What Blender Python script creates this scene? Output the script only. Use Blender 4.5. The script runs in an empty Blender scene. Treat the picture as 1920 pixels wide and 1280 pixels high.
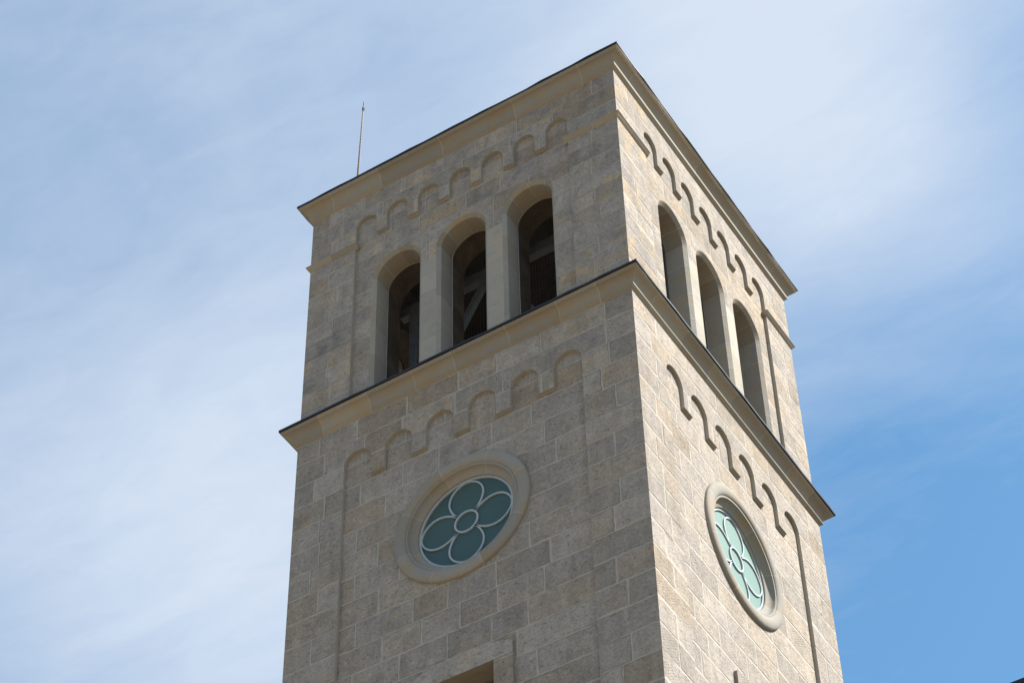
import bpy, bmesh, math, random
from mathutils import Vector, Matrix
from mathutils.geometry import tessellate_polygon

S = bpy.context.scene
C = S.collection
R = math.radians
ZT = 28.57                       # height of the lower cornice above the ground
W = 3.0                          # half width of the tower

# ------------------------------------------------------------------ camera
cam_d = bpy.data.cameras.new("camera"); cam = bpy.data.objects.new("camera", cam_d); C.objects.link(cam)
cam_d.sensor_width = 36.0; cam_d.lens = 4561.5166 / 1920 * 36
cam_d.clip_start = 0.1; cam_d.clip_end = 5000
right = Vector((0.8473354713664678, 0.5307256863325064, -0.018784164369376605))
up = Vector((0.40459772246825415, -0.6222454632728909, 0.670157642954109))
fwd = Vector((-0.34398151394757737, 0.57544837240468, 0.7419810568735143))
m = Matrix((right, up, -fwd)).transposed().to_4x4()
m.translation = Vector((13.476339, -23.995433, -26.96712 + ZT))
cam.matrix_world = m
S.camera = cam

# ------------------------------------------------------------------ light
SUN_AZ, SUN_EL = R(24), R(48)     # azimuth counted from +X towards +Y
sun_dir = Vector((math.cos(SUN_EL) * math.cos(SUN_AZ), math.cos(SUN_EL) * math.sin(SUN_AZ), math.sin(SUN_EL)))
sl = bpy.data.lights.new("sun", 'SUN'); sl.energy = 5.0; sl.angle = R(0.5); sl.color = (1.0, 0.95, 0.87)
so = bpy.data.objects.new("sun", sl); C.objects.link(so)
so.rotation_euler = sun_dir.to_track_quat('Z', 'Y').to_euler()

wd = bpy.data.worlds.new("World"); S.world = wd; wd.use_nodes = True
nt = wd.node_tree; nt.nodes.clear()


class NG:
    """small helper to write node trees"""
    def __init__(s, nt): s.nt = nt
    def n(s, t, **k):
        x = s.nt.nodes.new(t)
        for a, b in k.items(): setattr(x, a, b)
        return x
    def put(s, v, sock):
        if isinstance(v, bpy.types.NodeSocket): s.nt.links.new(v, sock)
        elif v is not None: sock.default_value = v
    def math(s, op, a, b=None, c=None, clamp=False):
        x = s.n('ShaderNodeMath', operation=op, use_clamp=clamp)
        for i, v in enumerate((a, b, c)):
            if v is not None: s.put(v, x.inputs[i])
        return x.outputs[0]
    def vec(s, op, a, b=None):
        x = s.n('ShaderNodeVectorMath', operation=op)
        s.put(a, x.inputs[0])
        if b is not None: s.put(b, x.inputs[1])
        return x.outputs['Value'] if op in ('LENGTH', 'DISTANCE', 'DOT_PRODUCT') else x.outputs[0]
    def map(s, v, a, b, c=0.0, d=1.0, smooth=True):
        x = s.n('ShaderNodeMapRange', interpolation_type='SMOOTHSTEP' if smooth else 'LINEAR')
        s.put(v, x.inputs[0])
        for i, q in enumerate((a, b, c, d)): s.put(q, x.inputs[i + 1])
        return x.outputs[0]
    def mix(s, f, a, b, blend='MIX'):
        x = s.n('ShaderNodeMix', data_type='RGBA', blend_type=blend)
        s.put(f, x.inputs[0]); s.put(a, x.inputs[6]); s.put(b, x.inputs[7])
        return x.outputs[2]
    def noise(s, v, scale, detail=4, rough=0.55, dist=0.0):
        x = s.n('ShaderNodeTexNoise'); s.put(v, x.inputs['Vector'])
        x.inputs['Scale'].default_value = scale; x.inputs['Detail'].default_value = detail
        x.inputs['Roughness'].default_value = rough; x.inputs['Distortion'].default_value = dist
        return x.outputs[0]
    def xyz(s, v):
        x = s.n('ShaderNodeSeparateXYZ'); s.put(v, x.inputs[0]); return x.outputs
    def comb(s, a, b, c=0.0):
        x = s.n('ShaderNodeCombineXYZ')
        for i, v in enumerate((a, b, c)): s.put(v, x.inputs[i])
        return x.outputs[0]


g = NG(nt)
sky = g.n('ShaderNodeTexSky', sky_type='NISHITA', sun_disc=False)
sky.sun_elevation = SUN_EL; sky.sun_rotation = R(90) - SUN_AZ
sky.air_density = 1.0; sky.dust_density = 0.7; sky.ozone_density = 1.2; sky.altitude = 300
d = g.n('ShaderNodeTexCoord').outputs['Generated']
dx, dy, dz = g.xyz(d)
zc = g.math('MAXIMUM', dz, 0.06)
p = g.comb(g.math('DIVIDE', dx, zc), g.math('DIVIDE', dy, zc))          # plane of the high cloud
rot = g.n('ShaderNodeMapping'); g.put(p, rot.inputs[0]); rot.inputs['Rotation'].default_value = (0, 0, R(35)); rot.inputs['Scale'].default_value = (1.0, 2.2, 1.0)
n1 = g.noise(rot.outputs[0], 4.6, 8, 0.55, 0.7)
n2 = g.noise(p, 1.1, 2, 0.5, 0.0)
cov = None
for (cx, cy, rad, amp) in [(-.44, .78, .62, .19), (-.24, .70, .16, .50), (-.20, .60, .16, .22), (-.27, .77, .09, .14), (-.70, .87, .20, .44), (-.62, .68, .26, .22),
                           (-.32, 1.12, .28, -.50), (-.13, .76, .10, -.30), (-.68, .55, .16, -.16)]:
    e = g.math('MULTIPLY', g.map(g.vec('DISTANCE', p, (cx, cy, 0)), rad * 1.5, 0.0), amp)
    cov = e if cov is None else g.math('ADD', cov, e)
cov = g.math('ADD', cov, g.math('MULTIPLY', g.math('SUBTRACT', n1, 0.5), 0.55))
cov = g.math('ADD', cov, g.math('MULTIPLY', g.math('SUBTRACT', n2, 0.5), 0.25))
n3 = g.noise(rot.outputs[0], 15.0, 6, 0.6, 0.9)
cov = g.math('ADD', cov, g.math('MULTIPLY', g.math('SUBTRACT', n3, 0.5), 0.24))
cov = g.math('ADD', cov, 0.28, clamp=True)
cov = g.math('MULTIPLY', g.map(cov, 0.0, 1.0, 0.0, 0.93, smooth=False), 1.0)
lowf = g.map(dz, 0.02, 0.50, 0.42, 1.0)                                # low sky, out of view, dimmed so the soffits turn darker
skyc = g.mix(cov, g.mix(1.0, sky.outputs[0], (1.46, 2.14, 2.22, 1), 'MULTIPLY'), (7.05, 7.9, 9.15, 1))
skyc = g.mix(1.0, skyc, g.comb(lowf, lowf, lowf), 'MULTIPLY')
bg = g.n('ShaderNodeBackground'); g.put(skyc, bg.inputs[0]); bg.inputs[1].default_value = 0.05
g.put(bg.outputs[0], g.n('ShaderNodeOutputWorld').inputs[0])

S.view_settings.view_transform = 'Standard'; S.view_settings.look = 'None'
S.view_settings.exposure = 1.03; S.view_settings.gamma = 1.0


# ------------------------------------------------------------------ materials
def new_mat(name):
    mt = bpy.data.materials.new(name); mt.use_nodes = True
    t = mt.node_tree; t.nodes.clear(); q = NG(t)
    b = q.n('ShaderNodeBsdfPrincipled'); o = q.n('ShaderNodeOutputMaterial'); q.put(b.outputs[0], o.inputs[0])
    return mt, q, b


def block_inputs(q):
    """uv in metres on the wall, the block's centre and half size, three random numbers per block"""
    uv = q.n('ShaderNodeUVMap'); uv.uv_map = 'UVMap'
    a = q.n('ShaderNodeAttribute'); a.attribute_name = 'blk'
    r = q.n('ShaderNodeAttribute'); r.attribute_name = 'rnd'
    u, v, _ = q.xyz(uv.outputs[0])
    cx, cz, hw = q.xyz(a.outputs['Vector']); hh = a.outputs['Alpha']
    r1, r2, r3 = q.xyz(r.outputs['Vector']); r4 = r.outputs['Alpha']
    return u, v, cx, cz, hw, hh, r1, r2, r3, r4


def stone_material():
    mt, q, b = new_mat("ashlar_stone")
    u, v, cx, cz, hw, hh, r1, r2, r3, up_ = block_inputs(q)
    pos = q.comb(u, v, q.math('MULTIPLY', r3, 3.0))
    blkp = q.comb(q.math('ADD', u, q.math('MULTIPLY', r1, 61.0)), q.math('ADD', v, q.math('MULTIPLY', r2, 37.0)), q.math('MULTIPLY', r3, 29.0))
    jit = q.math('MULTIPLY', q.math('SUBTRACT', q.noise(pos, 8.0, 5, 0.65), 0.5), 0.060)
    ddx = q.math('SUBTRACT', q.math('ABSOLUTE', q.math('SUBTRACT', u, cx)), hw)
    ddz = q.math('SUBTRACT', q.math('ABSOLUTE', q.math('SUBTRACT', v, cz)), hh)
    dd = q.math('ADD', q.math('MAXIMUM', ddx, ddz), jit)
    mort = q.map(dd, -0.025, -0.007)
    # colour of the block
    cr = q.n('ShaderNodeValToRGB'); q.put(r1, cr.inputs[0]); el = cr.color_ramp.elements
    el[0].position = 0.0; el[0].color = (.290, .272, .250, 1); el[1].position = 1.0; el[1].color = (.350, .325, .285, 1)
    for ps, c in ((.2, (.320, .300, .278, 1)), (.45, (.338, .317, .292, 1)), (.62, (.308, .290, .270, 1)), (.8, (.335, .308, .268, 1)), (.93, (.310, .268, .220, 1))):
        e = el.new(ps); e.color = c
    base = cr.outputs[0]
    big = q.noise(blkp, 1.6, 4, 0.6, 0.8)
    ochre = q.math('MULTIPLY', q.map(big, 0.50, 0.72), q.math('ADD', 0.32, q.math('MULTIPLY', up_, 0.55)))
    base = q.mix(ochre, base, (.40, .325, .215, 1))
    grey = q.math('MULTIPLY', q.map(q.noise(blkp, 2.1, 5, 0.62, 0.5), 0.51, 0.70), q.math('ADD', 0.3, q.math('MULTIPLY', up_, 0.6)))
    base = q.mix(grey, base, (.235, .235, .235, 1))
    rust = q.math('MULTIPLY', q.map(q.noise(blkp, 4.0, 5, 0.65, 1.2), 0.60, 0.76), 0.5)
    base = q.mix(rust, base, (.33, .22, .13, 1))
    val = q.map(r2, 0.0, 1.0, 0.90, 1.09, smooth=False)
    base = q.mix(1.0, base, q.comb(q.math('MULTIPLY', val, 1.12), q.math('MULTIPLY', val, 1.045), q.math('MULTIPLY', val, .985)), 'MULTIPLY')
    fine = q.math('ADD', q.math('MULTIPLY', q.noise(pos, 44.0, 4, 0.7), 0.5), q.math('MULTIPLY', q.noise(pos, 21.0, 4, 0.7), 0.5))
    sp = q.math('MULTIPLY', q.map(fine, 0.35, 0.65, 0.70, 1.24, smooth=False), q.map(q.noise(blkp, 3.4, 6, 0.65, 0.6), 0.3, 0.7, .84, 1.14, smooth=False))
    base = q.mix(1.0, base, q.comb(sp, sp, sp), 'MULTIPLY')
    pit = q.map(q.noise(q.comb(q.math('MULTIPLY', u, 0.8), v, r3), 24.0, 4, 0.65), 0.60, 0.69)
    base = q.mix(q.math('MULTIPLY', pit, 0.65), base, (.15, .135, .115, 1))
    st = q.noise(q.comb(q.math('MULTIPLY', u, 5.0), q.math('MULTIPLY', v, .45), r3), 1.0, 5, 0.6, 0.3)       # faint run-off streaks
    stv = q.map(st, 0.32, 0.68, 0.90, 1.09, smooth=False)
    base = q.mix(1.0, base, q.comb(stv, stv, stv), 'MULTIPLY')
    mv = q.noise(pos, 3.0, 3, 0.6)
    mcol = q.mix(q.map(mv, 0.3, 0.7), (.385, .350, .300, 1), (.45, .415, .355, 1))
    mask_c = q.math('MULTIPLY', mort, q.math('SUBTRACT', 0.78, q.math('MULTIPLY', up_, 0.36)))
    ang = q.math('ADD', 0.55, q.math('MULTIPLY', q.math('GREATER_THAN', r2, 0.5), 1.6))
    ca, sa = q.math('COSINE', ang), q.math('SINE', ang)
    w = q.math('ADD', q.math('MULTIPLY', u, ca), q.math('MULTIPLY', v, sa))
    w = q.math('ADD', w, q.math('MULTIPLY', q.noise(blkp, 5.0, 2, 0.5), 0.025))
    groove = q.math('MULTIPLY', q.math('SINE', q.math('MULTIPLY', w, 165.0)), q.map(q.noise(blkp, 2.2, 2, .5), 0.46, 0.60))
    groove = q.math('MULTIPLY', groove, q.math('GREATER_THAN', r3, 0.78))
    base = q.mix(q.math('MULTIPLY', q.map(groove, .2, 1.0), .32), base, (.12, .105, .09, 1))  # groove shade put into the colour; relief barely shows on shaded faces
    col = q.mix(mask_c, base, mcol)
    q.put(col, b.inputs['Base Color']); b.inputs['Roughness'].default_value = 0.92
    b.inputs['Specular IOR Level'].default_value = 0.25
    # relief: rough pitched faces, diagonal chisel grooves on some blocks, pointed joints
    coarse = q.noise(blkp, 6.0, 4, 0.62)
    h = q.math('ADD', q.math('MULTIPLY', fine, 0.038), q.math('MULTIPLY', coarse, 0.022))
    h = q.math('ADD', h, q.math('MULTIPLY', groove, 0.0010))
    h = q.math('SUBTRACT', h, q.math('MULTIPLY', pit, 0.009))
    tilt = q.math('ADD', q.math('MULTIPLY', q.math('SUBTRACT', u, cx), q.math('MULTIPLY', q.math('SUBTRACT', r2, .5), .07)),
                  q.math('MULTIPLY', q.math('SUBTRACT', v, cz), q.math('MULTIPLY', q.math('SUBTRACT', r3, .5), .10)))
    h = q.math('ADD', h, tilt)
    hm = q.math('ADD', 0.0095, q.math('MULTIPLY', q.noise(pos, 20.0, 3, 0.6), 0.005))
    hx = q.n('ShaderNodeMix', data_type='FLOAT'); q.put(mort, hx.inputs[0]); q.put(h, hx.inputs[2]); q.put(hm, hx.inputs[3])
    bp = q.n('ShaderNodeBump'); bp.inputs['Strength'].default_value = 0.85; bp.inputs['Distance'].default_value = 1.0
    q.put(hx.outputs[0], bp.inputs['Height']); q.put(bp.outputs[0], b.inputs['Normal'])
    return mt


def dressed_material(name, c1, c2, c3):
    """smooth cut limestone with clouded tints and thin joints"""
    mt, q, b = new_mat(name)
    u, v, cx, cz, hw, hh, r1, r2, r3, up_ = block_inputs(q)
    ob = q.n('ShaderNodeTexCoord').outputs['Object']
    obr = q.vec('ADD', ob, q.comb(q.math('MULTIPLY', r1, 17.0), q.math('MULTIPLY', r2, 13.0), 0.0))
    base = q.mix(r1, c1, c2)
    base = q.mix(q.math('MULTIPLY', q.map(q.noise(obr, 2.3, 5, 0.6, 0.7), 0.44, 0.68), 0.75), base, c3)
    base = q.mix(q.math('MULTIPLY', q.map(q.noise(ob, 4.5, 4, 0.6, 0.6), 0.50, 0.70), 0.6), base, (.27, .262, .25, 1))
    fine = q.noise(ob, 55.0, 4, 0.65)
    sp = q.math('MULTIPLY', q.map(fine, 0.3, 0.7, 0.91, 1.07, smooth=False), q.map(r2, 0, 1, .9, 1.08, smooth=False))
    base = q.mix(1.0, base, q.comb(sp, sp, sp), 'MULTIPLY')
    ddx = q.math('SUBTRACT', q.math('ABSOLUTE', q.math('SUBTRACT', u, cx)), hw)
    ddz = q.math('SUBTRACT', q.math('ABSOLUTE', q.math('SUBTRACT', v, cz)), hh)
    jit = q.math('MULTIPLY', q.math('SUBTRACT', q.noise(ob, 9.0, 3, 0.6), 0.5), 0.016)
    mort = q.map(q.math('ADD', q.math('MAXIMUM', ddx, ddz), jit), -0.014, -0.006)
    base = q.mix(q.math('MULTIPLY', mort, 0.38), base, (.45, .41, .35, 1))
    q.put(base, b.inputs['Base Color']); b.inputs['Roughness'].default_value = 0.85
    b.inputs['Specular IOR Level'].default_value = 0.3
    h = q.math('ADD', q.math('MULTIPLY', fine, 0.003), q.math('MULTIPLY', q.noise(ob, 5.0, 3, 0.5), 0.010))
    h = q.math('SUBTRACT', h, q.math('MULTIPLY', mort, 0.004))
    bp = q.n('ShaderNodeBump'); bp.inputs['Strength'].default_value = 0.7; bp.inputs['Distance'].default_value = 1.0
    q.put(h, bp.inputs['Height']); q.put(bp.outputs[0], b.inputs['Normal'])
    return mt


def plain_material(name, col, rough=0.6, metal=0.0, spec=0.5, var=0.15, nscale=6.0, bump=0.0):
    mt, q, b = new_mat(name)
    ob = q.n('ShaderNodeTexCoord').outputs['Object']
    n = q.noise(ob, nscale, 5, 0.6, 0.4)
    s = q.map(n, 0.3, 0.7, 1 - var, 1 + var, smooth=False)
    q.put(q.mix(1.0, (*col, 1), q.comb(s, s, s), 'MULTIPLY'), b.inputs['Base Color'])
    b.inputs['Roughness'].default_value = rough; b.inputs['Metallic'].default_value = metal
    b.inputs['Specular IOR Level'].default_value = spec
    if bump:
        bp = q.n('ShaderNodeBump'); bp.inputs['Distance'].default_value = bump; bp.inputs['Strength'].default_value = 0.6
        q.put(q.noise(ob, nscale * 5, 4, 0.6), bp.inputs['Height']); q.put(bp.outputs[0], b.inputs['Normal'])
    return mt


M_STONE = stone_material()
M_DRESS = dressed_material("cornice_limestone", (.315, .272, .210, 1), (.275, .246, .203, 1), (.31, .238, .15, 1))
M_RING = dressed_material("ring_limestone", (.285, .258, .218, 1), (.275, .255, .225, 1), (.305, .240, .160, 1))
M_JAMB = dressed_material("jamb_limestone", (.335, .305, .255, 1), (.315, .295, .26, 1), (.345, .285, .205, 1))
M_PIER = dressed_material("pier_limestone", (.36, .325, .272, 1), (.34, .312, .268, 1), (.37, .31, .225, 1))
M_METAL = plain_material("dark_sheet_metal", (.028, .028, .030), 0.45, 0.6, 0.5, 0.25, 3.0)
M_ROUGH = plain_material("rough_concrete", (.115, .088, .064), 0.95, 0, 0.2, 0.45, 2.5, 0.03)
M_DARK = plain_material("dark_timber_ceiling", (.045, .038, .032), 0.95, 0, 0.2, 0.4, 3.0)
M_STEEL = plain_material("galvanised_steel", (.20, .22, .24), 0.5, 0.5, 0.5, 0.15, 8.0)
M_WIRE = plain_material("dark_wire", (.05, .048, .045), 0.6, 0.3, 0.5, 0.1, 8.0)
M_FRAME = plain_material("screen_frame_metal", (.36, .31, .27), 0.45, 0.7, 0.5, 0.1, 8.0)
M_CAME = plain_material("pale_grey_tracery", (.36, .40, .43), 0.5, 0.0, 0.5, 0.05, 8.0)
M_ROD = plain_material("weathered_rod", (.075, .058, .05), 0.55, 0.4, 0.5, 0.4, 30.0)
M_BLACK = plain_material("black_fitting", (.02, .02, .02), 0.6, 0, 0.4, 0.1, 8.0)
M_PLASTER = plain_material("nave_stone", (.34, .31, .28), 0.9, 0, 0.2, 0.2, 2.0, 0.01)
M_PAVING = plain_material("pale_paving", (.235, .19, .135), 0.9, 0, 0.3, 0.15, 0.4)


def glass_material():
    mt, q, b = new_mat("frosted_green_glass")
    ob = q.n('ShaderNodeTexCoord').outputs['Object']
    n = q.noise(ob, 1.8, 3, 0.5, 0.4)
    q.put(q.mix(q.map(n, 0.35, 0.65), (.003, .008, .010, 1), (.006, .012, .010, 1)), b.inputs['Base Color'])
    b.inputs['Roughness'].default_value = 0.57; b.inputs['IOR'].default_value = 1.85
    b.inputs['Specular Tint'].default_value = (.62, 1.0, .92, 1)
    b.inputs['Sheen Weight'].default_value = 0.7; b.inputs['Sheen Roughness'].default_value = 0.45; b.inputs['Sheen Tint'].default_value = (.66, 1.0, .88, 1)   # sheen added to brighten the frosted pane on the sunlit face
    return mt


M_GLASS = glass_material()
mt, q, b = new_mat("dark_window_glass")
b.inputs['Base Color'].default_value = (.012, .016, .016, 1); b.inputs['Roughness'].default_value = 0.08
M_PANE = mt


# ------------------------------------------------------------------ mesh building
def P(face, s, z, h):
    """a point on one of the tower's four faces: s along the face, z from the lower cornice, h outwards from the wall"""
    k = W + h
    x, y = ((s, -k), (k, s), (-s, k), (-k, -s))[face]
    return (x, y, z + ZT)


class MB:
    """collects polygons with uv, block and random data and links them as ONE mesh object"""
    def __init__(s): s.v = []; s.f = []; s.mi = []; s.uv = []; s.blk = []; s.rnd = []
    def poly(s, pts, uv=None, blk=(0, 0, 1e3, 1e3), rnd=(.5, .5, .5, 0), mi=0):
        i = len(s.v); s.v += pts; s.f.append(tuple(range(i, i + len(pts)))); s.mi.append(mi)
        s.uv += uv if uv else [(0, 0)] * len(pts); s.blk.append(blk); s.rnd.append(rnd)
    def box(s, lo, hi, mi=0):
        (a, b, c), (d, e, f) = lo, hi
        p = [(a, b, c), (d, b, c), (d, e, c), (a, e, c), (a, b, f), (d, b, f), (d, e, f), (a, e, f)]
        for q in ((0, 3, 2, 1), (4, 5, 6, 7), (0, 1, 5, 4), (1, 2, 6, 5), (2, 3, 7, 6), (3, 0, 4, 7)):
            s.poly([p[k] for k in q], [(p[k][0] + p[k][1], p[k][2]) for k in q], mi=mi)
    def bar(s, a, b, r, n=8, mi=0):
        a, b = Vector(a), Vector(b); t = (b - a).normalized()
        x = t.cross(Vector((0, 0, 1)) if abs(t.z) < .9 else Vector((1, 0, 0))).normalized(); y = t.cross(x)
        c = [(x * math.cos(k * 2 * math.pi / n) + y * math.sin(k * 2 * math.pi / n)) * r for k in range(n)]
        for k in range(n):
            l = (k + 1) % n
            s.poly([tuple(a + c[k]), tuple(a + c[l]), tuple(b + c[l]), tuple(b + c[k])], mi=mi)
        s.poly([tuple(a + c[k]) for k in reversed(range(n))], mi=mi); s.poly([tuple(b + c[k]) for k in range(n)], mi=mi)
    def beam(s, a, b, wx, wz, mi=0):
        """square bar between two points"""
        a, b = Vector(a), Vector(b); t = (b - a).normalized()
        x = t.cross(Vector((0, 1, 0)) if abs(t.y) < .9 else Vector((0, 0, 1))).normalized(); y = t.cross(x)
        c = [x * wx + y * wz, -x * wx + y * wz, -x * wx - y * wz, x * wx - y * wz]
        for k in range(4):
            l = (k + 1) % 4
            s.poly([tuple(a + c[k]), tuple(a + c[l]), tuple(b + c[l]), tuple(b + c[k])], mi=mi)
        s.poly([tuple(a + c[k]) for k in (3, 2, 1, 0)], mi=mi); s.poly([tuple(b + c[k]) for k in range(4)], mi=mi)
    def build(s, name, mats, parent=None, smooth=False, weld=False):
        me = bpy.data.meshes.new(name); me.from_pydata(s.v, [], s.f)
        for mm in (mats if isinstance(mats, (list, tuple)) else [mats]): me.materials.append(mm)
        me.polygons.foreach_set('material_index', s.mi)
        ul = me.uv_layers.new(name='UVMap'); ul.data.foreach_set('uv', [c for t in s.uv for c in t])
        for nm, dat in (('blk', s.blk), ('rnd', s.rnd)):
            at = me.attributes.new(nm, 'FLOAT_COLOR', 'FACE'); at.data.foreach_set('color', [c for t in dat for c in t])
        if weld:
            bm = bmesh.new(); bm.from_mesh(me); bmesh.ops.remove_doubles(bm, verts=bm.verts, dist=1e-4)
            bmesh.ops.recalc_face_normals(bm, faces=bm.faces); bm.to_mesh(me); bm.free()
        if smooth:
            me.polygons.foreach_set('use_smooth', [True] * len(me.polygons))
            me.set_sharp_from_angle(angle=R(26))
        me.update()
        o = bpy.data.objects.new(name, me); C.objects.link(o)
        if parent: o.parent = parent
        return o


def empty(name, label, cat, group=None):
    o = bpy.data.objects.new(name, None); C.objects.link(o)
    o['label'] = label; o['category'] = cat
    if group: o['group'] = group
    return o


def clip(poly, ax, val, keep_less):
    out = []
    for i in range(len(poly)):
        a, b = poly[i], poly[(i + 1) % len(poly)]
        ia, ib = ((a[ax] <= val), (b[ax] <= val)) if keep_less else ((a[ax] >= val), (b[ax] >= val))
        if ia: out.append(a)
        if ia != ib:
            t = (val - a[ax]) / (b[ax] - a[ax]); out.append((a[0] + (b[0] - a[0]) * t, a[1] + (b[1] - a[1]) * t))
    return out


def wall_sheet(mb, face, loops, h, courses, joints, upf, mat=lambda s0, s1, z0, z1: 0):
    """a flat piece of wall (outline + holes in s,z), cut into its stone blocks"""
    flat = [p for l in loops for p in l]
    tris = tessellate_polygon([[Vector((a, b, 0)) for a, b in l] for l in loops])
    cache = {}
    for t in tris:
        T = [flat[i] for i in t]
        ar = (T[1][0] - T[0][0]) * (T[2][1] - T[0][1]) - (T[2][0] - T[0][0]) * (T[1][1] - T[0][1])
        if abs(ar) < 1e-9: continue
        if ar < 0: T.reverse()
        lo, hi = min(q[1] for q in T), max(q[1] for q in T)
        for ci in range(len(courses) - 1):
            z1, z0 = courses[ci], courses[ci + 1]
            if z1 <= lo or z0 >= hi: continue
            q1 = clip(clip(T, 1, z1, True), 1, z0, False)
            if len(q1) < 3: continue
            if ci not in cache: cache[ci] = joints(ci, z0, z1)
            js = cache[ci]
            for k in range(len(js) - 1):
                s0, s1 = js[k], js[k + 1]
                q2 = clip(clip(q1, 0, s1, True), 0, s0, False)
                if len(q2) < 3: continue
                rr = random.Random(f"{face}{ci}{k}{upf}{round(s0, 3)}{round(h, 2)}")
                e0 = 0.3 if s0 <= -W + .001 else 0.0; e1 = 0.3 if s1 >= W - .001 else 0.0
                mb.poly([P(face, a, b_, h) for a, b_ in q2], q2,
                        ((s0 - e0 + s1 + e1) / 2, (z0 + z1) / 2, (s1 + e1 - s0 + e0) / 2, (z1 - z0) / 2),
                        (rr.random(), rr.random(), rr.random(), upf), mat(s0, s1, z0, z1))


def strip(mb, face, path, h0, h1, mi=1, seed=0, seg=None, inner=None, groups=None):
    """a narrow face between the same path at two depths (or between two paths)"""
    inner = inner or path
    rr = random.Random(seed); r4 = (rr.random(), rr.random(), rr.random(), 0)
    L = 0; bk = (0, 0, 1e3, 1e3)
    for i in range(len(path) - 1):
        a, b_ = path[i], path[i + 1]; c, d_ = inner[i], inner[i + 1]
        l = math.hypot(b_[0] - a[0], b_[1] - a[1])
        if seg and i % seg == 0: r4 = (rr.random(), rr.random(), rr.random(), 0)
        if groups and (i == 0 or groups[i] != groups[i - 1]):
            r4 = (rr.random(), rr.random(), rr.random(), 0)
            n_ = sum(math.dist(path[j], path[j + 1]) for j in range(i, len(path) - 1) if groups[j] == groups[i])
            bk = (L + n_ / 2, 0, n_ / 2, 9)
        mb.poly([P(face, *a, h0), P(face, *b_, h0), P(face, *d_, h1), P(face, *c, h1)],
                [(L, 0), (L + l, 0), (L + l, .3), (L, .3)], bk, r4, mi if not groups else mi + (1 if 5 <= i < 25 else 0))
        L += l


def arch(c, hw, z0, zs, n=20):
    pts = [(c - hw, z0)]
    pts += [(c - hw * math.cos(math.pi * k / n), zs + hw * math.sin(math.pi * k / n)) for k in range(n + 1)]
    return pts + [(c + hw, z0)]


def scallop(n, w, gap, zs, zp, zb, k=14):
    """outline of a sunk panel with a row of little arches on pendants along its head"""
    half = (n * w + (n - 1) * gap) / 2
    pts = [(-half, zb)]
    for i in range(n):
        l = -half + i * (w + gap); c = l + w / 2
        if i: pts.append((l, zp))
        pts += [(c - w / 2 * math.cos(math.pi * j / k), zs + w / 2 * math.sin(math.pi * j / k)) for j in range(k + 1)]
        if i < n - 1: pts.append((l + w, zp))
    return half, pts + [(half, zb)]


# ------------------------------------------------------------------ the tower's setting-out
LOW = dict(n=6, w=.4883, gap=.2515, zs=-.907, zp=-1.285)
UPP = dict(n=7, w=.417, gap=.2045, zs=4.745, zp=4.405)
DEP = 0.060
ZG = -ZT
half_l, path_l = scallop(LOW['n'], LOW['w'], LOW['gap'], LOW['zs'], LOW['zp'], ZG)
half_u, path_u = scallop(UPP['n'], UPP['w'], UPP['gap'], UPP['zs'], UPP['zp'], 0.30)
HB = -0.012                                        # the belfry stands a little inside the shaft
courses_l = [0.0, -.422, -.894] + [-.894 - .4617 * k for k in range(1, 60)] + [-40]
courses_u = [5.6, 5.13, 4.72, 4.31, 3.90, 3.49, 3.08, 2.69, 2.32, 1.93, 1.55, 1.16, .77, .2]
WIN_C0 = (-1.253, 0.0, 1.253); WIN_O = .48; WIN_I = .4225; WIN_S = 3.30; WIN_B = .33
WIN_SH = (-.012, .045, 0.0, 0.0)                  # the openings sit a little off the middle of each face
win_c = lambda fc: [c + WIN_SH[fc] for c in WIN_C0]
RING_Z = -2.98; RING_SH = (-.015, -.015, 0.0, 0.0)
HF = HB - DEP


def run(rr, a, b, lo, hi):
    out = [a]
    while b - out[-1] > hi * 1.25: out.append(out[-1] + rr.uniform(lo, hi))
    return out


def outer_joints(face, half, zp, st):
    def f(ci, z0, z1):
        rr = random.Random(f"o{face}{st}{ci}")
        off = 0.22 if ci % 2 else 0.0
        lj = [-W] + ([-W + rr.uniform(.36, .5) + off * .5] if rr.random() < .72 else [])
        rj = ([W - rr.uniform(.36, .5) - off * .5] if rr.random() < .72 else []) + [W]
        if z1 > zp + .3:
            mid = run(rr, lj[-1] + rr.uniform(.6, .8), rj[0] - .6, .62, .95)
            return lj + mid + rj
        return lj + [0.0] + rj
    return f


def panel_joints_low(face):
    def f(ci, z0, z1):
        rr = random.Random(f"p{face}{ci}")
        a = -half_l + (rr.uniform(.22, .38) if ci % 2 else rr.uniform(.55, .75))
        return [-half_l - .02] + run(rr, a, half_l - .25, .56, .98) + [half_l + .02]
    return f


def panel_joints_up(face):
    def f(ci, z0, z1):
        rr = random.Random(f"u{face}{ci}")
        w = win_c(face)
        if z1 < 3.2: return [-half_u - .3, w[0], w[1], w[2], half_u + .3]
        if z1 < 4.0: return [-half_u - .3, w[0] - .06, w[1] - .62, w[1], w[1] + .62, w[2] + .05, half_u + .3]
        a = -half_u + rr.uniform(.4, .7)
        return [-half_u - .02] + run(rr, a, half_u - .3, .6, .95) + [half_u + .02]
    return f


def pier_mat(s0, s1, z0, z1):
    return 1 if (z1 < 3.2 and s0 > -1.5 and s1 < 1.5) else 0


tower = empty('bell_tower', 'square pale stone bell tower with arched belfry openings and round windows', 'tower')

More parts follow.
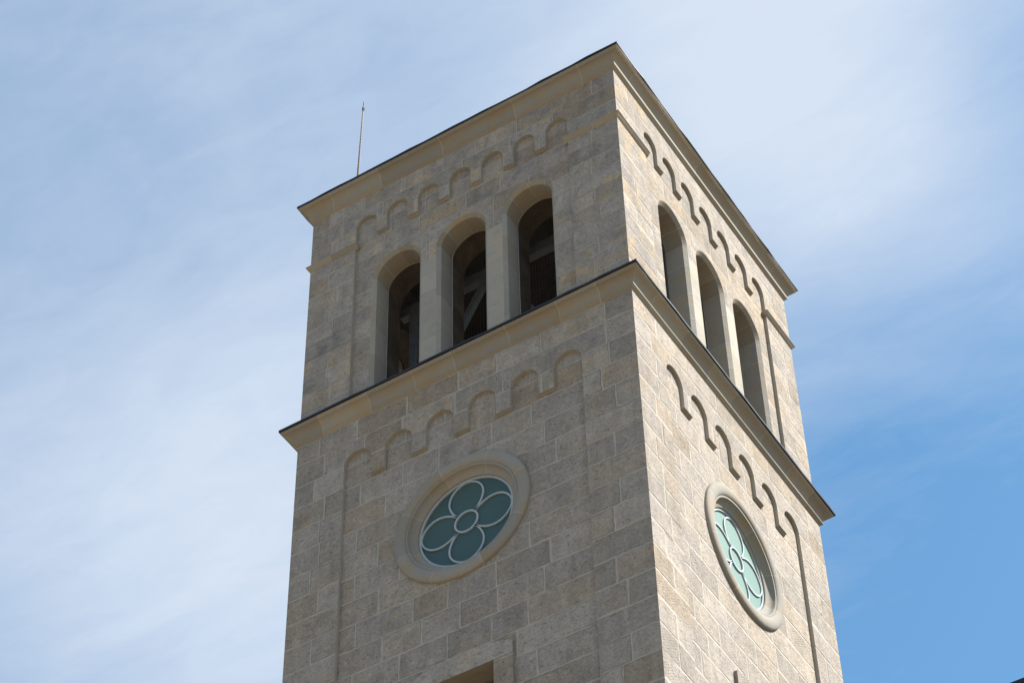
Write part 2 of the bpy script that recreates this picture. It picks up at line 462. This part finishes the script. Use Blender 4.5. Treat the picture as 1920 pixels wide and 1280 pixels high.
# ---- walls
sh, be = MB(), MB()
circle_of = lambda fc: [(RING_SH[fc] + .95 * math.cos(2 * math.pi * k / 48), RING_Z + .95 * math.sin(2 * math.pi * k / 48)) for k in range(48)]
WB_T, WB_B, WB_H = -5.90, -8.4, .50                # slit window below the round window
slot = [(-WB_H, WB_B), (-WB_H, WB_T), (WB_H, WB_T), (WB_H, WB_B)]
for fc in range(4):
    outer = [(-W, ZG)] + path_l + [(W, ZG), (W, 0.0), (-W, 0.0)]
    wall_sheet(sh, fc, [outer], 0.0, courses_l, outer_joints(fc, half_l, LOW['zp'], 'l'), 0.0)
    strip(sh, fc, path_l, 0.0, -DEP, 1, fc)
    top = LOW['zs'] + LOW['w'] / 2 + .16
    wall_sheet(sh, fc, [[(-half_l - .004, ZG), (half_l + .004, ZG), (half_l + .004, top), (-half_l - .004, top)], circle_of(fc), slot], -DEP, courses_l, panel_joints_low(fc), 0.0)
    outer = [(-W - HB, .02)] + [(path_u[0][0], .02)] + path_u[1:-1] + [(path_u[-1][0], .02), (W + HB, .02), (W + HB, 5.505), (-W - HB, 5.505)]
    wall_sheet(be, fc, [outer], HB, courses_u, outer_joints(fc, half_u, UPP['zp'], 'u'), 1.0)
    strip(be, fc, path_u, HB, HF, 1, fc + 9)
    top = UPP['zs'] + UPP['w'] / 2 + .16
    holes = [arch(c, WIN_O, WIN_B, WIN_S) for c in win_c(fc)]
    wall_sheet(be, fc, [[(-half_u - .004, .02), (half_u + .004, .02), (half_u + .004, top), (-half_u - .004, top)]] + holes, HF, courses_u, panel_joints_up(fc), 1.0, pier_mat)
    # stepped corbel under each pendant of the two arcades
    for prm, half, h0, mb in ((LOW, half_l, -DEP, sh), (UPP, half_u, HF, be)):
        for i in range(prm['n'] - 1):
            a = -half + prm['w'] * (i + 1) + prm['gap'] * i; b_ = a + prm['gap']; z1 = prm['zp']; z0 = z1 - .026; h1 = h0 + .032; h2 = h0 + DEP
            rn = (random.random(), random.random(), .5, 0)
            mb.poly([P(fc, a, z0, h0), P(fc, b_, z0, h0), P(fc, b_, z0, h1), P(fc, a, z0, h1)], rnd=rn, mi=1)
            mb.poly([P(fc, a, z0, h1), P(fc, b_, z0, h1), P(fc, b_, z1 - .002, h1), P(fc, a, z1 - .002, h1)], rnd=rn, mi=2)
            mb.poly([P(fc, a, z0, h0), P(fc, a, z0, h1), P(fc, a, z1, h1), P(fc, a, z1, h0)], rnd=rn, mi=2)
            mb.poly([P(fc, b_, z0, h1), P(fc, b_, z0, h0), P(fc, b_, z1, h0), P(fc, b_, z1, h1)], rnd=rn, mi=2)
sh.build('shaft_wall', [M_STONE, M_PIER, M_DRESS], tower)
be.build('belfry_wall', [M_STONE, M_PIER, M_DRESS], tower)


# ---- cornices, flashings and string courses
def sweep(mb, prof, base, z0, joints=None, seed=0, jit=0.0, n=1, mi=0, off=0.0):
    """a moulding profile (projection, height) carried round the square tower with mitred corners"""
    for fc in range(4):
        rr = random.Random(seed * 7 + fc)
        ends = [-1.0] + [j / W for j in (joints or [])] + [1.0]
        if n > 1: ends = [-1 + 2 * k / n for k in range(n + 1)]
        wob = [(rr.uniform(-jit, jit), rr.uniform(-jit, jit)) if 0 < k < len(ends) - 1 else (0, 0) for k in range(len(ends))]
        for k in range(len(ends) - 1):
            rn = (rr.random(), rr.random(), rr.random(), 0); L = 0
            t0, t1 = ends[k], ends[k + 1]
            c0 = t0 * W - (.4 if t0 <= -1 else 0); c1 = t1 * W + (.4 if t1 >= 1 else 0)
            if n > 1: c0, c1 = -50, 50
            for i in range(len(prof) - 1):
                (q0, a0), (q1, a1) = prof[i], prof[i + 1]; l = math.hypot(q1 - q0, a1 - a0)
                def pt(t, q, a, wv):
                    s = t * (base + q) if (abs(t) == 1 or n > 1) else t * W
                    return P(fc, s, z0 + a + wv[1], base - W + q + wv[0])
                pts = [pt(t0, q0, a0, wob[k]), pt(t1, q0, a0, wob[k + 1]), pt(t1, q1, a1, wob[k + 1]), pt(t0, q1, a1, wob[k])]
                us = [(t0 * W, L), (t1 * W, L), (t1 * W, L + l), (t0 * W, L + l)]
                mb.poly(pts, us, ((c0 + c1) / 2, 0, (c1 - c0) / 2, 1e3), rn, mi); L += l


def cove(q0, a0, q1, a1, n=9):
    """concave quarter between two points"""
    return [(q1 - (q1 - q0) * math.cos(math.pi / 2 * k / n), a0 + (a1 - a0) * math.sin(math.pi / 2 * k / n)) for k in range(n + 1)]


corn = [(-.02, -.014), (.0, .0), (.026, .020), (.053, .044), (.058, .047), (.058, .069), (.052, .074)]
cv = cove(.054, .078, .172, .232)
corn += [(q, a) for q, a in cv]
corn += [(.176, .234), (.176, .244), (.188, .250), (.196, .262), (.202, .266), (.202, .290), (-.05, .292)]
JL = [-2.5, -1.6, -.78, -.055, .91, 1.80, 2.49]
JU = [-2.53, -1.55, -.31, 1.13, 2.42]
for nm, base, z0, js, sd in (('lower_cornice', W, 0.0, JL, 3), ('upper_cornice', W + HB, 5.502, JU, 5)):
    mb = MB(); vs = 1.0 if sd == 3 else 1.16
    sweep(mb, [(q_, a_ * vs) for q_, a_ in corn], base, z0, js, sd)
    mb.build('cornice', M_DRESS, tower)
    mb = MB(); zz = z0 + .294 * vs
    th, ov = (.036, .225) if sd == 3 else (.030, .219)
    fl = [(.16, zz - z0), (ov - .009, zz - z0), (ov - .003, zz - z0 - .006), (ov, zz - z0 - .006), (ov, zz - z0 + th), (ov - .006, zz - z0 + th + .004)]
    fl += [(.0, zz - z0 + .105), (-.06, zz - z0 + .106)] if sd == 3 else [(-2.7, zz - z0 + .9)]
    sweep(mb, fl, base, z0, None, sd + 20, .0055 if sd == 3 else .008, 22)
    mb.build('flashing' if sd == 3 else 'roof', M_METAL, tower)

sprof = [(-.01, 4.200), (.0, 4.206), (.036, 4.248), (.058, 4.288), (.063, 4.292), (.063, 4.304), (0.0, 4.325)]
for k in range(4):                                  # one string course wraps each corner of the belfry
    mb = MB(); e = half_u - .055
    for fc, sg in ((k, 1), ((k + 1) % 4, -1)):
        rr = random.Random(k * 3 + sg)
        cuts = [0.0, .45, 1.0]
        for ci in range(2):
            rn = (rr.random(), rr.random(), rr.random(), 0)
            for i in range(len(sprof) - 1):
                (q0, a0), (q1, a1) = sprof[i], sprof[i + 1]
                def pt(t, q, a):
                    corner = W + HB + q; s = corner + (e - corner) * t if t == 0 else W + (e - W) * t
                    return P(fc, s * sg, a, HB + q)
                t0, t1 = cuts[ci], cuts[ci + 1]
                pts = [pt(t0, q0, a0), pt(t1, q0, a0), pt(t1, q1, a1), pt(t0, q1, a1)]
                mb.poly(pts, [(t0 * .92, i * .03), (t1 * .92, i * .03), (t1 * .92, i * .03 + .03), (t0 * .92, i * .03 + .03)], ((t0 + t1) * .46, 0, (t1 - t0) * .46, 9), rn)
        # returned end that dies into the sunk panel
        ends = [(q, a) for q, a in sprof]
        mb.poly([P(fc, sg * e, a, HB + q) for q, a in ends], rnd=(.4, .5, .5, 0))
        rim = [(q, a) for q, a in sprof]
        for i in range(len(rim) - 1):
            (q0, a0), (q1, a1) = rim[i], rim[i + 1]
            mb.poly([P(fc, sg * (half_u - q0 * .9), a0, HB + q0 * .9), P(fc, sg * (half_u - q1 * .9), a1, HB + q1 * .9),
                     P(fc, sg * (half_u - q1 * .9), a1, HF), P(fc, sg * (half_u - q0 * .9), a0, HF)], rnd=(.4, .5, .5, 0))
    mb.build('string_course', M_DRESS, tower, smooth=True, weld=True)

# ---- belfry openings: dressed surrounds with chamfer, rough inner arch, wire screen
inn = MB()
H_S = HF - .40
for fc in range(4):
    for wi, c in enumerate(win_c(fc)):
        po, pi_ = arch(c, WIN_O, WIN_B, WIN_S), arch(c, WIN_I, WIN_B, WIN_S)
        mb = MB()
        jz = [WIN_B + (WIN_S - WIN_B) * t for t in (.17, .40, .60, .83)]
        cut = lambda p_: [p_[0]] + [(p_[0][0], z) for z in jz] + p_[1:-1] + [(p_[-1][0], z) for z in reversed(jz)] + [p_[-1]]
        gp = [0, 1, 2, 3, 4] + [5 + k // 5 for k in range(20)] + [10, 11, 12, 13, 14]
        strip(mb, fc, cut(po), HF, HF - .0575, 0, fc * 5 + wi, None, cut(pi_), gp)
        strip(mb, fc, cut(pi_), HF - .0575, H_S, 0, fc * 5 + wi, None, None, gp)
        mb.build('opening_surround', [M_JAMB, M_DRESS], tower, smooth=True, weld=False)
        # rough inner arch, a little wider than the dressed one
        pw = arch(c, WIN_I + .035, WIN_B, WIN_S - .01)
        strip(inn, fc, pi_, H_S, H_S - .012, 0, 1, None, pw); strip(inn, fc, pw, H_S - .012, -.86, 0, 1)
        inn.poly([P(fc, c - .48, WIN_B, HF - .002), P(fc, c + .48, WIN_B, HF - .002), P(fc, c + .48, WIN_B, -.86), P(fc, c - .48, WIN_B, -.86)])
        # screen
        ms = MB(); hs = H_S + .03
        za = lambda s: WIN_S + math.sqrt(max(0, (WIN_I - .01) ** 2 - (s - c) ** 2))
        k = -7
        while k <= 7:
            s = c + k * .055
            ms.bar(P(fc, s, WIN_B + .02, hs), P(fc, s, za(s), hs), .0018, 4); k += 1
        z = WIN_B + .05
        while z < WIN_S + WIN_I - .03:
            hw = WIN_I - .01 if z < WIN_S else math.sqrt((WIN_I - .01) ** 2 - (z - WIN_S) ** 2)
            ms.bar(P(fc, c - hw, z, hs + .004), P(fc, c + hw, z, hs + .004), .0018, 4); z += .055
        scr = ms.build('wire_screen', M_WIRE, tower)
        mf = MB(); pf = arch(c, WIN_I - .014, WIN_B + .02, WIN_S, 16)
        for a, b_ in zip(pf, pf[1:]): mf.bar(P(fc, *a, hs + .006), P(fc, *b_, hs + .006), .008, 6)
        mf.build('screen_frame', M_FRAME, scr)
    # inner face of the belfry wall
    q4 = [(-2.14, .25), (2.14, .25), (2.14, 4.9), (-2.14, 4.9)]
    hol = [arch(c, WIN_I + .035, WIN_B, WIN_S - .01) for c in win_c(fc)]
    flat = [p_ for l in [q4] + hol for p_ in l]
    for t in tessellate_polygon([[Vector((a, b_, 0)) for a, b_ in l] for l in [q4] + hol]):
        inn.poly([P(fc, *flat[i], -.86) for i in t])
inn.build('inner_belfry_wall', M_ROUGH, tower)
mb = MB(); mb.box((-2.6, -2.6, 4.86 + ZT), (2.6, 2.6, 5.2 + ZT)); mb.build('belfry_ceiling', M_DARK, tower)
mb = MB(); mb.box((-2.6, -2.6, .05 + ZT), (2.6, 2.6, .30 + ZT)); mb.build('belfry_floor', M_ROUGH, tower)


# ---- round windows: moulded stone ring, frosted pane, flower tracery
def spline(pts, n=8):
    out = []
    for i in range(len(pts) - 1):
        p0, p1, p2, p3 = pts[max(i - 1, 0)], pts[i], pts[i + 1], pts[min(i + 2, len(pts) - 1)]
        for k in range(n):
            t = k / n
            out.append(tuple(.5 * (2 * b + (c - a) * t + (2 * a - 5 * b + 4 * c - d) * t * t + (3 * b - a - 3 * c + d) * t ** 3) for a, b, c, d in zip(p0, p1, p2, p3)))
    return out + [pts[-1]]


def ribbon(mb, fc, pts, w, h0, h1, closed=False):
    """a flat bar of width w following a line on the face"""
    n = len(pts); L, Rr = [], []
    for i in range(n):
        a = pts[(i - 1) % n] if (closed or i) else pts[0]; b_ = pts[(i + 1) % n] if (closed or i < n - 1) else pts[-1]
        tx, tz = b_[0] - a[0], b_[1] - a[1]; l = math.hypot(tx, tz) or 1; nx, nz = -tz / l * w / 2, tx / l * w / 2
        L.append((pts[i][0] + nx, pts[i][1] + nz)); Rr.append((pts[i][0] - nx, pts[i][1] - nz))
    for i in range(n if closed else n - 1):
        j = (i + 1) % n
        mb.poly([P(fc, *Rr[i], h1), P(fc, *Rr[j], h1), P(fc, *L[j], h1), P(fc, *L[i], h1)])
        mb.poly([P(fc, *L[i], h1), P(fc, *L[j], h1), P(fc, *L[j], h0), P(fc, *L[i], h0)])
        mb.poly([P(fc, *Rr[j], h1), P(fc, *Rr[i], h1), P(fc, *Rr[i], h0), P(fc, *Rr[j], h0)])


prof = [(1.152, -.012), (1.149, .010)] + [(1.047 + .102 * math.cos(R(a)), .026 + .048 * math.sin(R(a))) for a in range(8, 179, 14)]
prof += [(.944, .026), (.943, .034), (.914, .034), (.911, .026)] + [(.815 + .094 * math.cos(R(a)), .020 - .088 * math.sin(R(a))) for a in range(8, 91, 13)] + [(.806, -.078), (.800, -.135)]
NS = 96; RJ = 9
for fc in range(4):
    hp = -DEP; RING_S = RING_SH[fc]
    win = bpy.data.objects.new('round_window', None); C.objects.link(win); win.parent = tower
    mb = MB(); rr = random.Random(fc + 40); rn = (0, 0, 0, 0)
    for k in range(NS):
        if k % (NS // 8) == 0: rn = (rr.random(), rr.random(), rr.random(), 0)
        a0, a1 = 2 * math.pi * (k + 5) / NS, 2 * math.pi * (k + 6) / NS; kk = k % (NS // 8)
        L = 0
        for i in range(len(prof) - 1):
            (r0, h0), (r1, h1) = prof[i], prof[i + 1]; l = math.hypot(r1 - r0, h1 - h0)
            pt = lambda r, a, h: P(fc, RING_S + r * math.cos(a), RING_Z + r * math.sin(a), hp + h)
            sw = 2 * math.pi / NS
            mb.poly([pt(r0, a0, h0), pt(r0, a1, h0), pt(r1, a1, h1), pt(r1, a0, h1)],
                    [(kk * sw, L), ((kk + 1) * sw, L), ((kk + 1) * sw, L + l), (kk * sw, L + l)], (math.pi / 8, 0, math.pi / 8, 9), rn); L += l
    mb.build('stone_ring', M_RING, win, smooth=True, weld=True)
    mb = MB(); hg = hp - .128
    mb.poly([P(fc, RING_S + .83 * math.cos(2 * math.pi * k / 64), RING_Z + .83 * math.sin(2 * math.pi * k / 64), hg) for k in range(64)])
    mb.build('glass_pane', M_GLASS, win)
    mb = MB(); h1 = hg + .022
    ribbon(mb, fc, [(RING_S + .785 * math.cos(2 * math.pi * k / 72), RING_Z + .785 * math.sin(2 * math.pi * k / 72)) for k in range(72)], .032, hg, h1 + .004, True)
    ribbon(mb, fc, [(RING_S + .19 * math.cos(2 * math.pi * k / 32), RING_Z + .19 * math.sin(2 * math.pi * k / 32)) for k in range(32)], .028, hg, h1 + .003, True)
    hp_ = [(.142, .142), (.215, .20), (.32, .258), (.44, .288), (.56, .272), (.665, .208), (.738, .108), (.765, .0)]
    petal = spline(hp_ + [(a, -b_) for a, b_ in reversed(hp_[:-1])], 6)
    for k in range(4):
        ca, sa = math.cos(k * math.pi / 2), math.sin(k * math.pi / 2)
        ribbon(mb, fc, [(RING_S + a * ca - b_ * sa, RING_Z + a * sa + b_ * ca) for a, b_ in petal], .027, hg, h1)
    mb.build('tracery', M_CAME, win)
    # ---- framed window below the round one
    fw = bpy.data.objects.new('framed_window', None); C.objects.link(fw); fw.parent = tower
    mb = MB(); hf = hp + .055; hw, eh = .80, .15
    rad = (hw * hw + eh * eh) / (2 * eh)
    head = [(hw * (1 - 2 * k / 16), -5.69 + eh - rad + math.sqrt(rad * rad - (hw * (1 - 2 * k / 16)) ** 2)) for k in range(17)]
    cs = [-5.2, -5.93, -6.55, -7.3, -8.6]
    jf = lambda ci, z0, z1: [-1.0, 1.0] if ci == 0 else [-1.0, 0, 1.0]
    ol = [(-hw, -8.5), (-WB_H, -8.5), (-WB_H, WB_T), (WB_H, WB_T), (WB_H, -8.5), (hw, -8.5)] + head
    wall_sheet(mb, fc, [ol], hf, cs, jf, 0.0)
    strip(mb, fc, [(hw, -8.5)] + head + [(-hw, -8.5)], hf, hp, 0, 3)
    strip(mb, fc, [(-WB_H, -8.4), (-WB_H, WB_T), (WB_H, WB_T), (WB_H, -8.4)], hf, hp - .42, 1, 4)
    mb.build('stone_frame', [M_STONE, M_DRESS], fw)
    mb = MB(); hh = hp - .27
    ribbon(mb, fc, [(-WB_H + .02, -8.4), (-WB_H + .02, WB_T - .022), (WB_H - .02, WB_T - .022), (WB_H - .02, -8.4)], .05, hh - .05, hh)
    mb.build('sash', M_FRAME, fw)
    mb = MB(); mb.poly([P(fc, -WB_H, -8.4, hh - .04), P(fc, WB_H, -8.4, hh - .04), P(fc, WB_H, WB_T, hh - .04), P(fc, -WB_H, WB_T, hh - .04)])
    mb.build('pane', M_PANE, fw)

# ------------------------------------------------------------------ steel bell frame standing inside the belfry
bf = bpy.data.objects.new('bell_frame', None); C.objects.link(bf); bf.parent = tower
for y in (-1.75, 1.75):
    mb = MB(); mb.box((-1.95, y - .07, 3.50 + ZT), (1.95, y + .07, 3.72 + ZT)); mb.build('beam', M_STEEL, bf)
    for x in (-1.66, 1.66):
        mb = MB(); mb.box((x - .085, y - .085, .30 + ZT), (x + .085, y + .085, 3.499 + ZT)); mb.build('post', M_STEEL, bf)
    for sg in (-1, 1):
        mb = MB(); mb.beam((-.20 + sg * .08, y, 3.498 + ZT), (-.20 + sg * 1.28, y, 1.35 + ZT), .05, .05); mb.build('brace', M_STEEL, bf)
for x in (-1.66, 1.66):
    mb = MB(); mb.box((x - .07, -1.679, 3.50 + ZT), (x + .07, 1.679, 3.70 + ZT)); mb.build('cross_beam', M_STEEL, bf)

# ------------------------------------------------------------------ lightning rod
rod = empty('lightning_rod', 'thin twisted lightning rod standing up behind the top cornice', 'lightning rod')
B0, B1 = Vector((-2.075, -3.02, 5.80 + ZT)), Vector((-2.015, -3.02, 8.02 + ZT))
mb = MB(); tw = 46; prev = None
for k in range(tw * 6 + 1):
    t = k / (tw * 6); c = B0.lerp(B1, t); a = t * tw * math.pi * .55; o = .013 - .006 * t
    cur = [c + Vector((math.cos(a + j * math.pi) * o, math.sin(a + j * math.pi) * o, 0)) for j in (0, 1)]
    if prev and k % 2 == 0:
        for p0, p1 in zip(prev, cur): mb.bar(p0, p1, .0125 - .005 * t, 5)
    if k % 2 == 0: prev = cur
mb.build('twisted_rod', M_ROD, rod)
mb = MB(); mb.bar(B1, B1 + Vector((.006, 0, .22)), .008, 6); mb.build('tip', M_BLACK, rod)
mb = MB(); mb.bar(B1 - Vector((0, 0, .03)), B1 + Vector((0, 0, .06)), .02, 8); mb.bar(B1, B1 + Vector((.035, 0, .012)), .008, 6); mb.build('clamp', M_BLACK, rod)

# ------------------------------------------------------------------ neighbouring nave, only its eave corner shows
nave = empty('church_nave', 'church nave beside the tower, only its dark roof edge in the lower right corner', 'church')
NX0, NX1, NY0, NY1, NZ = 3.35, 30.0, -1.05, 17.0, 20.52
mb = MB(); mb.box((NX0, NY0, 0), (NX1, NY1, NZ - .1)); mb.build('wall', M_PLASTER, nave)
mb = MB()
for (q0, a0), (q1, a1) in zip([(0, 0), (.06, .02), (.06, .07), (.10, .15), (.2, .22), (.2, .28), (0, .28)], [(.06, .02), (.06, .07), (.10, .15), (.2, .22), (.2, .28), (0, .28)]):
    mb.poly([(NX0, NY0 - q0, NZ - .3 + a0), (NX1, NY0 - q0, NZ - .3 + a0), (NX1, NY0 - q1, NZ - .3 + a1), (NX0, NY0 - q1, NZ - .3 + a1)])
mb.build('eave_cornice', M_DRESS, nave)
mb = MB(); ym = (NY0 + NY1) / 2; rg = NZ + (ym - NY0) * math.tan(R(24))
for y0, sg in ((NY0 - .24, 1), (NY1 + .24, -1)):
    mb.poly([(NX0, y0, NZ - .018), (NX1, y0, NZ - .018), (NX1, y0, NZ + .05), (NX0, y0, NZ + .05)])
    mb.poly([(NX0, y0, NZ + .05), (NX1, y0, NZ + .05), (NX1, ym, rg), (NX0, ym, rg)])
    mb.poly([(NX0, y0, NZ - .018), (NX1, y0, NZ - .018), (NX1, y0 + sg * .24, NZ - .016), (NX0, y0 + sg * .24, NZ - .016)])
mb.poly([(NX1, NY0, NZ - .1), (NX1, NY1, NZ - .1), (NX1, ym, rg - .05)]); mb.poly([(NX0, NY0, NZ - .1), (NX0, NY1, NZ - .1), (NX0, ym, rg - .05)])
mb.build('roof', M_METAL, nave)

# ------------------------------------------------------------------ ground
mb = MB(); mb.poly([(-1500, -1500, 0), (1500, -1500, 0), (1500, 1500, 0), (-1500, 1500, 0)])
gr = mb.build('ground', M_PAVING); gr['kind'] = 'structure'
